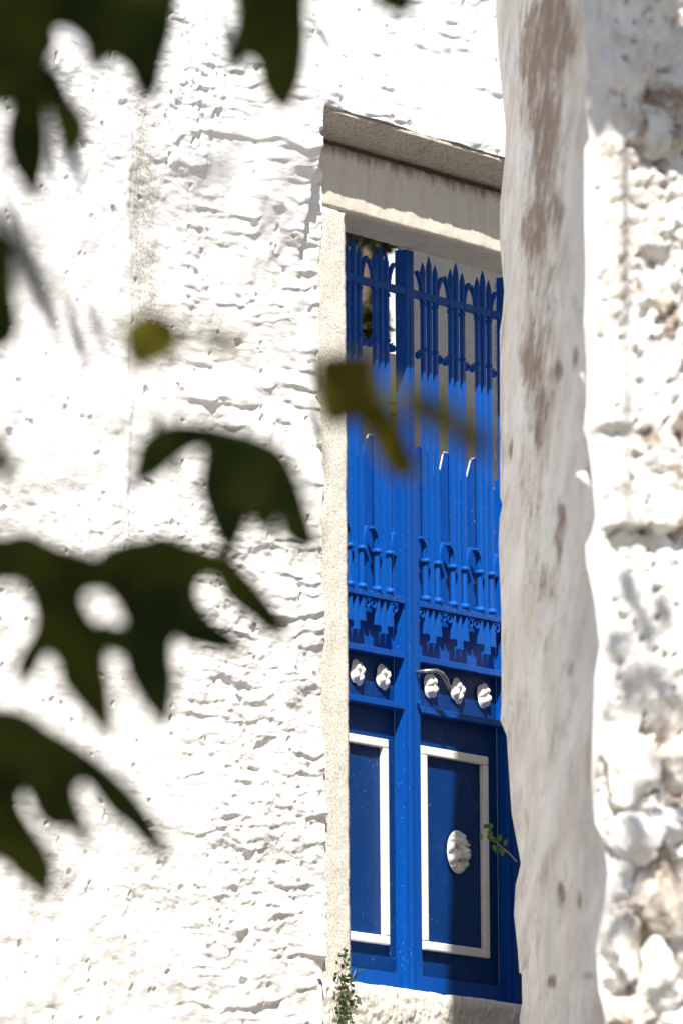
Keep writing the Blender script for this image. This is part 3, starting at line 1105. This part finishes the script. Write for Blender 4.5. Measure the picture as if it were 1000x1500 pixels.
# dark brown weathering as in a vertical band of bare stone (screen-like coordinates are not used: u runs along the face)
PYm = z_to_py(V2, dep)
pxm = 500 + lat / dep * FPX
wr = 0 * V2
for cxp, cyp, sx_, sy_, a_ in ((790, 70, 22, 70, 1.), (815, 30, 25, 45, .9), (798, 210, 10, 60, .9), (785, 330, 16, 35, .8), (820, 300, 10, 25, .6), (778, 520, 14, 45, .6), (792, 620, 7, 40, .8), (845, 520, 5, 20, .7),
                               (821, 540, 7, 12, .8), (821, 755, 6, 16, 1.), (818, 800, 5, 30, .7), (775, 740, 12, 40, .35), (800, 860, 20, 25, .3), (815, 1320, 6, 22, .9), (841, 1330, 5, 15, .6), (800, 1450, 10, 10, .8), (853, 1440, 7, 9, .8), (748, 660, 5, 18, .5), (830, 980, 8, 20, .4), (800, 300, 30, 240, .34), (790, 560, 34, 160, .24), (812, 160, 26, 90, .35), (830, 20, 30, 60, .5), (800, 900, 34, 200, .16)):
    wr = wr + a_ * np.exp(-((pxm - cxp) / sx_) ** 2 - ((PYm - cyp) / sy_) ** 2)
link('wall_end_face', grid_mesh('wall_end_face', Pp, None, np.clip(wr * 1.5, 0, 1)), MAT['face'], lw)

# street face, running to the right from the corner
NF = -Fh * math.cos(math.radians(27)) + Rn * math.sin(math.radians(27))
E1 = Rn * math.cos(math.radians(27)) + Fh * math.sin(math.radians(27))
W = 1.3
ms_ = 230
vv = (np.linspace(0, 1, ms_) ** 1.25) * W
S, V3 = np.meshgrid(vv, zz, indexing='ij')
corner = Pp[-1]
py3 = z_to_py(V3, DN)
hh = .030 * fbm(S * 4 + 3, V3 * 4, 821, 3, .55) + .016 * fbm(S * 11, V3 * 14, 825, 4, .6) + .006 * fbm(S * 38, V3 * 38, 829, 3, .6)
rough = .35 + .9 * sstep(.02, .24, S + .06 * perlin(S * 7, V3 * 6, 848)) * sstep(900, 300, py3) + .9 * sstep(1080, 1180, py3)
hh = hh * rough
pt3 = perlin(S * 26, V3 * 24, 841) + .5 * perlin(S * 55, V3 * 52, 843)
hh = hh - .030 * sstep(.50, .72, pt3) * sstep(.02, .16, S + .06 * perlin(S * 9, V3 * 7, 847)) - .010 * sstep(.5, .7, pt3)
# ledges: a jutting bed of stones at two heights, the lower part rougher
hh = hh + .028 * sstep(782, 770, py3) * sstep(560, 700, py3) + .030 * sstep(636, 618, py3) * sstep(520, 600, py3) * sstep(.26, .03, S)
hh = hh + .02 * sstep(1110, 1000, py3) - .02 * sstep(1300, 1500, py3)
fade = sstep(0, .03, S)
P3 = np.zeros(S.shape + (3,))
for k in range(2):
    P3[..., k] = corner[None, :, k] + E1[k] * S + NF[k] * hh * fade
P3[..., 2] = V3 + .004 * fbm(S * 20, V3 * 20, 835, 2)
wr3 = np.zeros_like(S)
for cxp, cyp, sx_, sy_, a_ in ((970, 170, 30, 60, .7), (985, 130, 40, 30, .6), (930, 410, 22, 14, .8), (990, 460, 14, 30, .9), (970, 400, 10, 10, .8), (995, 620, 14, 22, 1.), (950, 640, 20, 20, .5), (985, 765, 10, 22, 1.), (985, 690, 20, 40, .5),
                               (950, 1110, 25, 40, 1.), (990, 1150, 20, 50, .7), (920, 1200, 25, 12, .5), (930, 250, 50, 120, .22), (960, 560, 40, 120, .22), (960, 1350, 60, 120, .3), (960, 930, 14, 20, .35), (900, 200, 14, 14, .3), (930, 780, 40, 6, .6)):
    pxs = 865 + S * math.cos(math.radians(27)) / DN * FPX
    wr3 = wr3 + a_ * np.exp(-((pxs - cxp) / sx_) ** 2 - ((py3 - cyp) / sy_) ** 2)
link('street_face', grid_mesh('street_face', P3, None, np.clip(wr3 * 1.5, 0, 1)), MAT['rubble'], lw)

# body of the wall
e0 = np.array([plan(latF.mean() + .03, DF * math.cos(PITCH) - .06)]).ravel()
e1 = np.array([plan(latN.mean() + .13, DN * math.cos(PITCH) + .17)]).ravel()
pts = [tuple(e0), tuple(e1), tuple(e1 + E1[:2] * 2.4), tuple(e0 + np.array((3.2, 0.0)))]
bmw = MB()
bmw.v = [(x, y, -1.9) for x, y in pts] + [(x, y, TOPZ - .01) for x, y in pts]
bmw.f = [(0, 1, 2, 3), (4, 5, 6, 7), (0, 1, 5, 4), (1, 2, 6, 5), (2, 3, 7, 6), (3, 0, 4, 7)]
bmw.build('wall_core', MAT['face'], lw)
# far end strip closes the silhouette edge
A = np.stack([Pp[0], Pp[0] + np.array((.5, .01, 0))], 0)
link('far_edge', grid_mesh('far_edge', A), MAT['face'], lw)


def stone(px, py, wpx, hpx, mat, seed, proud=.02, dep=None):
    """one rubble stone bedded in the street face"""
    s = (px - 865) / FPX * DN / math.cos(math.radians(27))
    z = (750 - py) / FPX * DN * Uv.z + CAM.z + Fv.z * DN
    j = int(np.clip((z - zz[0]) / (zz[1] - zz[0]), 0, nv - 1))
    c = np.array(corner[j]) + E1 * s
    c[2] = z
    bm = bmesh.new()
    bmesh.ops.create_icosphere(bm, subdivisions=4, radius=1)
    a, b, t = wpx / 2 / FPX * DN / .89, hpx / 2 / FPX * DN, (dep or .07)
    co = np.array([v.co for v in bm.verts])
    # squared-off boulder
    co = np.sign(co) * np.abs(co) ** .78
    rs = np.random.RandomState(1000 + seed)
    for _ in range(16):
        nn = rs.normal(size=3)
        nn /= np.linalg.norm(nn)
        co = co - np.maximum(0, co @ nn - rs.uniform(.62, .95))[:, None] * nn
    n1 = fbm(co[:, 0] * 1.3 + seed, co[:, 2] * 1.3 + co[:, 1], 900 + seed, 4, .55)
    n2 = fbm(co[:, 0] * 5 + seed, co[:, 2] * 5 + co[:, 1] * 3, 930 + seed, 3, .6)
    n3 = 1.9 * fbm(co[:, 0] * 10 + seed, co[:, 2] * 13 + co[:, 1] * 9, 950 + seed, 2, .6)
    co = co * (1 + .16 * n1 + .07 * n2 + .030 * n3)[:, None]
    for v, q in zip(bm.verts, co):
        p = c + E1 * q[0] * a + np.array((0, 0, 1)) * q[2] * b + NF * (q[1] * t + proud - t * .72)
        v.co = p
    bmesh.ops.recalc_face_normals(bm, faces=bm.faces)
    for f_ in bm.faces: f_.smooth = True
    me = bpy.data.meshes.new('stone')
    bm.to_mesh(me)
    bm.free()
    me.materials.append(MAT[mat])
    return link('stone', me, None, lw)


SL = [(902, 1245, 84, 78, 'rock', .085), (958, 1222, 84, 66, 'rock', .07), (985, 1205, 60, 46, 'rock', .06), (938, 1262, 40, 70, 'ochre', .05), (975, 1262, 70, 70, 'ochre', .03), (925, 1130, 100, 120, 'rock', .03),
      (985, 1120, 50, 90, 'ochre', .03), (958, 1330, 120, 120, 'ochre', .065), (912, 1320, 50, 80, 'ochre', .035), (896, 1400, 46, 130, 'ochre', .05), (948, 1440, 80, 140, 'rock', .06), (982, 1420, 54, 140, 'ochre', .045), (905, 1490, 70, 60, 'ochre', .04),
      (960, 1500, 60, 60, 'rock', .04), (1010, 1330, 50, 100, 'rock', .04), (1030, 1230, 60, 80, 'rock', .04), (905, 700, 80, 90, 'rock', .022), (965, 700, 60, 70, 'ochre', .02), (930, 835, 120, 90, 'rock', .018), (905, 560, 80, 100, 'rock', .02),
      (975, 585, 60, 50, 'ochre', .028), (920, 430, 90, 60, 'rock', .02), (985, 430, 50, 60, 'ochre', .02), (905, 300, 80, 120, 'rock', .016), (965, 300, 70, 90, 'rock', .016), (895, 150, 60, 80, 'rock', .02), (960, 170, 80, 90, 'ochre', .02),
      (1000, 860, 90, 90, 'rock', .02), (1010, 960, 80, 90, 'rock', .02), (1030, 700, 70, 80, 'rock', .02), (900, 980, 70, 110, 'rock', .012), (960, 1010, 70, 100, 'rock', .012)]
for i, (a, b, c_, d, m_, pr) in enumerate(SL):
    if b < 1050 and a < 920:
        a, pr, c_ = a + 20 + 26 * math.sin(i * 2.3), pr * .4, c_ * (.8 + .3 * math.sin(i * 1.7))
    stone(a, b, c_, d, m_, i, pr)


# ================================================================== PLANTS
def small_leaf_mesh(size):
    pts = [(0, 0, 0), (-.32, .35, .03), (-.30, .7, .05), (0, 1, 0), (.30, .7, .05), (.32, .35, .03), (0, .5, -.04)]
    mb = MB()
    mb.v = [(a * size, b * size, c_ * size) for a, b, c_ in pts]
    mb.f = [(0, 6, 1), (1, 6, 2), (2, 6, 3), (3, 6, 4), (4, 6, 5), (5, 6, 0)]
    me = bpy.data.meshes.new('leaf')
    me.from_pydata(mb.v, [], mb.f)
    return me


# ivy-like weed at the foot of the jamb
iv = empty('wall_weed', (-.86, -.03, -.42), 'scraggly green weed growing at the foot of the stone jamb', 'weed')
rr = random.Random(4)
stems = []
lm = small_leaf_mesh(.017)
lm.materials.append(MAT['ivy'])
for k in range(9):
    x, z = -.865 + rr.uniform(-.02, .03), -.33 + rr.uniform(-.04, .05)
    path = [(x, -.035, z - .2)]
    dx = rr.uniform(-.25, .35) if k < 6 else .9
    n_ = 9 if k < 6 else 7
    for i in range(n_):
        x += dx * .02 + rr.uniform(-.012, .012)
        z += .036 if k < 6 else .022 - .004 * i
        path.append((x, -.045 - rr.uniform(0, .025), z))
    MB().tube(path, .0016, 5).build('stem', MAT['stem'], iv)
    for p in path[1:]:
        for _ in range(5 if k < 6 else 3):
            put('leaf', lm, (p[0] + rr.uniform(-.014, .014), p[1] - rr.uniform(0, .02), p[2] + rr.uniform(-.014, .014)), iv, (rr.uniform(0, 6.28), rr.uniform(-1, 1), rr.uniform(0, 6.28)))

# sprig growing out of the lane wall, hanging in front of the gate panel
sp = empty('wall_sprig', at(750, 1275, 24.9), 'small green sprig growing out of the wall end over the gate panel', 'sprig')
path = [at(756, 1262, 25.0), at(745, 1250, 24.9), at(733, 1240, 24.85), at(721, 1228, 24.8), at(711, 1217, 24.8)]
MB().tube(path, [.0018, .0018, .0016, .0014, .001], 6).build('stem', MAT['stem'], sp)
lm2 = small_leaf_mesh(.026)
lm2.materials.append(MAT['sprig'])
for (a, b, r1) in ((708, 1214, .6), (713, 1222, 2.4), (720, 1226, -.4), (722, 1236, 2.9), (729, 1233, .4), (731, 1243, 2.0), (738, 1240, .2), (726, 1240, 3.3), (716, 1230, 1.6), (736, 1246, 2.7), (706, 1222, 4.), (716, 1216, .2), (725, 1230, 5.), (733, 1248, -1.)):
    q = at(a, b, 24.8)
    put('leaf', lm2, q, sp, (math.radians(80) + rr.uniform(-.9, .9), r1, HEAD - math.pi / 2 + rr.uniform(-.6, .6)))

# ================================================================== THE TREE WITH THE HANGING LEAVES
D1 = 10.0
tree = empty('plane_tree', tuple(at(-900, 2400, 7.6)), 'dark lobed leaves of a tree hanging out of focus across the left', 'tree')


def catmull(pts, n=4):
    out = []
    L = len(pts)
    for i in range(L):
        p0, p1, p2, p3 = (np.array(pts[(i + k) % L], float) for k in (-1, 0, 1, 2))
        for k in range(n):
            t = k / n
            out.append(.5 * ((2 * p1) + (-p0 + p2) * t + (2 * p0 - 5 * p1 + 4 * p2 - p3) * t * t + (-p0 + 3 * p1 - 3 * p2 + p3) * t ** 3))
    return out


def big_leaf(pts, d, tilt=(0, 0), mat='leaf', seed=0, stalk=None):
    """a lobed leaf blade: outline in its own plane, cupped and tilted, with thickness"""
    # ease the outline outwards a little
    q_ = [np.array(p, float) for p in pts]
    ar = sum(q_[i][0] * q_[(i + 1) % len(q_)][1] - q_[(i + 1) % len(q_)][0] * q_[i][1] for i in range(len(q_)))
    sg = 1 if ar > 0 else -1
    for dil in (8.0, 5.0, 3.0, 1.0, 0.0):
        o_ = []
        for i in range(len(q_)):
            tn = q_[(i + 1) % len(q_)] - q_[i - 1]
            tn = tn / (np.linalg.norm(tn) + 1e-6)
            o_.append(q_[i] + sg * dil * np.array((tn[1], -tn[0])))
        cp = catmull(o_)
        want = abs(sum(cp[i][0] * cp[(i + 1) % len(cp)][1] - cp[(i + 1) % len(cp)][0] * cp[i][1] for i in range(len(cp)))) / 2
        bm = bmesh.new()
        vs_ = [bm.verts.new((p[0], p[1], 0)) for p in cp]
        ed_ = [bm.edges.new((vs_[i], vs_[(i + 1) % len(vs_)])) for i in range(len(vs_))]
        bmesh.ops.triangle_fill(bm, edges=ed_, use_beauty=True)
        got = sum(f_.calc_area() for f_ in bm.faces)
        if abs(got / want - 1) < .01:           # a clean fill: no lobe has run into its neighbour
            break
        if dil > 0:
            bm.free()
    cx, cy = np.mean([p[0] for p in cp]), np.mean([p[1] for p in cp])
    for _ in range(2):
        inner = [e_ for e_ in bm.edges if len(e_.link_faces) == 2 and e_.calc_length() > 18]
        if inner: bmesh.ops.subdivide_edges(bm, edges=inner, cuts=1)
        bmesh.ops.triangulate(bm, faces=bm.faces)
    for v in bm.verts:
        x, y = v.co.x, v.co.y
        ux, uy = (x - cx) / 100, (y - cy) / 100
        dd = d + tilt[0] * ux * .06 + tilt[1] * uy * .06 + .03 * (ux * ux + uy * uy) * (1 if seed % 2 else -1) * .4
        dd += .010 * math.sin(ux * 5 + seed) * math.cos(uy * 4)
        v.co = at(x, y, dd)
    bmesh.ops.recalc_face_normals(bm, faces=bm.faces)
    bmesh.ops.solidify(bm, geom=bm.faces[:], thickness=.0006)
    me = bpy.data.meshes.new('leaf')
    bm.to_mesh(me)
    bm.free()
    me.materials.append(MAT[mat])
    o = link('leaf', me, None, tree)
    if stalk:
        MB().tube([at(a, b, d + .005) for a, b in stalk], .0022, 6).build('stalk', MAT['stem'], o)
    return o


LV = [
    # top left
    ([(-110, -70), (90, -70), (78, 0), (73, 35), (78, 62), (66, 84), (62, 104), (66, 122), (58, 140), (30, 143), (0, 148), (-60, 152), (-110, 120)], D1, (.6, .2), 'leaf'),
    ([(36, 118), (54, 122), (60, 150), (63, 185), (64, 220), (58, 255), (50, 292), (36, 262), (20, 235), (14, 208), (17, 178), (26, 145)], D1 + .05, (.3, .8), 'leaf'),
    ([(60, 100), (76, 104), (86, 118), (100, 148), (117, 172), (122, 192), (112, 216), (101, 230), (93, 206), (85, 178), (74, 150), (60, 128)], D1 - .03, (-.3, .8), 'leaf'),
    ([(60, -60), (255, -60), (250, 20), (243, 60), (234, 90), (229, 118), (217, 146), (205, 126), (196, 104), (182, 88), (164, 80), (151, 86), (142, 102), (134, 84), (130, 62), (116, 46), (96, 34), (70, 36)], D1 + .1, (.4, -.3), 'leaf'),
    ([(345, -60), (445, -60), (443, 10), (445, 55), (441, 98), (434, 126), (416, 158), (398, 142), (386, 116), (382, 94), (368, 80), (352, 86), (336, 102), (335, 82), (345, 55), (352, 20)], D1 - .1, (.2, .5), 'leaf'),
    ([(530, -60), (610, -60), (604, -10), (592, 16), (572, 10), (552, -4)], D1, (0, 0), 'leaf'),
    # small middle one
    ([(190, 480), (215, 466), (246, 472), (258, 492), (250, 514), (226, 524), (203, 534), (190, 512)], D1 - .6, (.5, .2), 'leaf2'),
    ([(286, 478), (318, 484), (352, 500), (366, 516), (340, 514), (306, 502)], D1 - 2.6, (.5, .2), 'leaf2'),
    # at the jamb
    ([(472, 530), (500, 524), (538, 526), (545, 560), (553, 588), (577, 618), (594, 655), (606, 692), (580, 694), (560, 668), (545, 638), (530, 614), (510, 612), (490, 618), (474, 600)], D1 - .9, (.4, .7), 'leaf2'),
    ([(560, 566), (620, 582), (662, 602), (694, 628), (722, 664), (690, 656), (650, 630), (600, 604)], D1 - 2.6, (.4, .4), 'leaf2'),
    # bent leaf, middle
    ([(200, 706), (205, 668), (216, 644), (236, 630), (262, 625), (300, 627), (345, 637), (385, 649), (412, 666), (430, 700), (442, 735), (458, 800), (436, 796), (416, 776), (402, 756), (392, 790), (378, 764), (368, 744), (360, 756), (352, 778), (337, 814),
      (322, 785), (306, 745), (298, 715), (301, 684), (303, 660), (292, 650), (272, 658), (250, 674), (226, 694)], D1 - .15, (.5, -.4), 'leaf'),
    # big pair, lower left
    ([(-90, 800), (0, 792), (40, 786), (78, 804), (112, 814), (150, 822), (200, 806), (206, 850), (190, 912), (180, 880), (158, 862), (134, 858), (116, 872), (122, 898), (142, 922), (170, 934), (196, 946), (170, 952), (153, 952), (150, 984), (156, 1020), (157, 1078), (136, 1046), (114, 1020), (96, 996), (92, 972), (74, 952),
      (58, 962), (46, 984), (32, 1004), (31, 972), (50, 936), (58, 912), (54, 884), (42, 858), (22, 846), (-20, 848), (-90, 850)], D1 + .1, (-.3, .4), 'leaf'),
    ([(150, 815), (186, 798), (215, 794), (236, 788), (270, 799), (306, 811), (338, 823), (362, 848), (386, 876), (405, 902), (417, 934), (395, 922), (370, 902), (350, 887), (332, 870), (322, 848), (304, 840), (288, 850), (284, 872), (296, 896), (314, 916), (338, 932), (360, 952), (326, 950),
      (298, 944), (272, 938), (252, 932), (246, 962), (250, 1002), (240, 1060), (222, 1036), (206, 1012), (192, 984), (184, 958), (165, 944), (150, 915), (180, 922), (187, 905), (176, 880), (160, 860)], D1 - .05, (.5, .5), 'leaf'),
    # bottom left
    ([(-100, 1050), (-40, 1040), (31, 1048), (68, 1072), (104, 1092), (140, 1118), (177, 1150), (208, 1186), (229, 1222), (246, 1264), (224, 1240), (192, 1208), (166, 1187), (146, 1161), (130, 1142), (112, 1144), (106, 1166), (118, 1202), (134, 1248), (108, 1212), (78, 1208), (60, 1191), (47, 1164), (31, 1156),
      (25, 1181), (42, 1212), (62, 1243), (74, 1274), (66, 1312), (42, 1288), (23, 1274), (10, 1260), (-30, 1246), (-100, 1230)], D1, (.3, .5), 'leaf'),
    # left border bits
    ([(-90, 360), (-10, 376), (8, 400), (16, 440), (20, 482), (4, 504), (-50, 500), (-90, 480)], D1, (0, .5), 'leaf'),
    ([(-80, 640), (-10, 655), (24, 676), (-6, 696), (-80, 700)], D1 - 2.4, (0, .5), 'leaf'),
    ([(-60, 320), (0, 326), (34, 356), (60, 400), (76, 452), (50, 424), (22, 390), (-60, 350)], D1 - 3.3, (0, .5), 'leaf'),
]
ST = {10: [(312, 632), (300, 600), (270, 560), (-300, 420)], 12: [(200, 806), (120, 780), (-20, 740), (-300, 700)]}
for i, (p, d, tl, m_) in enumerate(LV):
    big_leaf(p, d, tl, m_, i)
# branches outside the frame that carry them
MB().tube([at(-900, 2500, 7.6), at(-880, 900, 7.6), at(-860, -700, 7.5), at(-700, -2100, 7.2)], [.16, .13, .11, .07], 14).build('trunk', MAT['bark'], tree)
for q in ([(-870, 200, 7.6), (-500, -60, 8.0), (-150, -130, 8.3), (300, -190, 8.3), (640, -180, 8.3)], [(-880, 1100, 7.6), (-500, 900, 8.1), (-160, 810, 8.4), (-60, 800, 8.4)],
          [(-880, 1500, 7.6), (-500, 1250, 8.1), (-160, 1120, 8.3), (-70, 1100, 8.3)]):
    MB().tube([at(*w) for w in q], [.04, .025, .012, .006, .004][:len(q)] if len(q) == 5 else [.03, .02, .008, .005], 8).build('branch', MAT['bark'], tree)
# crown above and behind, shading the hanging leaves
cs = []
up = -LD
for t_, (a, b) in ((.95, (-50, 0)), (1.1, (250, 0)), (1.0, (100, 300)), (1.3, (350, 250)), (1.35, (50, 700)), (1.5, (300, 700)), (1.7, (100, 1000)), (1.8, (300, 1000)), (2.0, (50, 1250)), (1.9, (200, 1200)), (1.5, (-200, 600)), (1.2, (450, -50))):
    p = at(a, b, D1) + up * (t_ * .95)
    cs.append((tuple(p), (.20, .20, .12)))
leaf_cloud('crown', MAT['leaf'], tree, cs, 1700, .10, 21, 'stuff', .45)

# leafy branch of the same kind high over the lane wall: it dapples the top of the wall
br = empty('overhanging_branch', tuple(at(960, -400, 19.0)), 'leafy branch above the rubble wall that dapples its top', 'branch')
cs2 = []
for (a, b, t_, r_) in ((950, -60, .9, .17), (1010, -20, 1.0, .15), (850, -30, .8, .12), (780, -80, .75, .12), (1000, 40, 1.1, .06)):
    p = at(a, b - 430, DN - .3) + up * t_
    cs2.append((tuple(p), (r_, r_, r_ * .7)))
leaf_cloud('foliage', MAT['leaf'], br, cs2, 1700, .075, 33, 'stuff', .45)
cs3 = []
for (a, b, t_, r_) in ((925, 900, 3.0, .035), (950, 940, 3.1, .04), (915, 1030, 3.1, .05), (955, 1060, 3.1, .05), (975, 880, 3.0, .03), (990, 1050, 3., .03), (955, 1300, 3.0, .05), (985, 1380, 3.1, .06), (930, 1440, 3.2, .05), (975, 1180, 3.0, .03), (990, 1480, 3.3, .06), (905, 1520, 3.4, .05), (1000, 1250, 3.0, .05)):
    p = at(a, b - 120, DN - .1) + up * t_
    cs3.append((tuple(p), (r_, r_, r_)))
leaf_cloud('foliage', MAT['leaf'], br, cs3, 125, .06, 35, 'stuff', .45)
cs4 = []  # unseen clusters and twigs, added to cast soft shadows on the plaster wall
for (a, b) in ((5, 335), (28, 360), (45, 395), (60, 430), (72, 458), (118, 505), (145, 500), (2, 675), (345, 100), (365, 60), (380, 30), (400, 80), (112, 240), (60, 120), (70, 215), (468, 560), (462, 640), (468, 120), (240, 640)):
    r_ = ray(a, b)
    p = CAM + r_ * ((0 - CAM.y) / r_.y) + up * (5.2 + .5 * math.sin(a))
    cs4.append((tuple(p), (.028, .028, .028)))
leaf_cloud('foliage', MAT['leaf'], br, cs4, 95, .075, 37, 'stuff', .5)
for (p_, _) in cs4[::3]:
    MB().tube([Vector(p_), Vector(p_) + Vector((-.3, -.2, .35)), Vector(cs4[8][0]) + Vector((-.9, -.7, 1.2))], [.002, .003, .008], 6).build('twig', MAT['bark'], br)
p0, p1 = Vector(cs3[0][0]), Vector(cs2[0][0])
MB().tube([p0, (p0 + p1) / 2 + Vector((0, 0, .3)), p1, p1 + Vector((1.6, -1.2, .8))], [.006, .010, .015, .03], 8).build('limb', MAT['bark'], br)
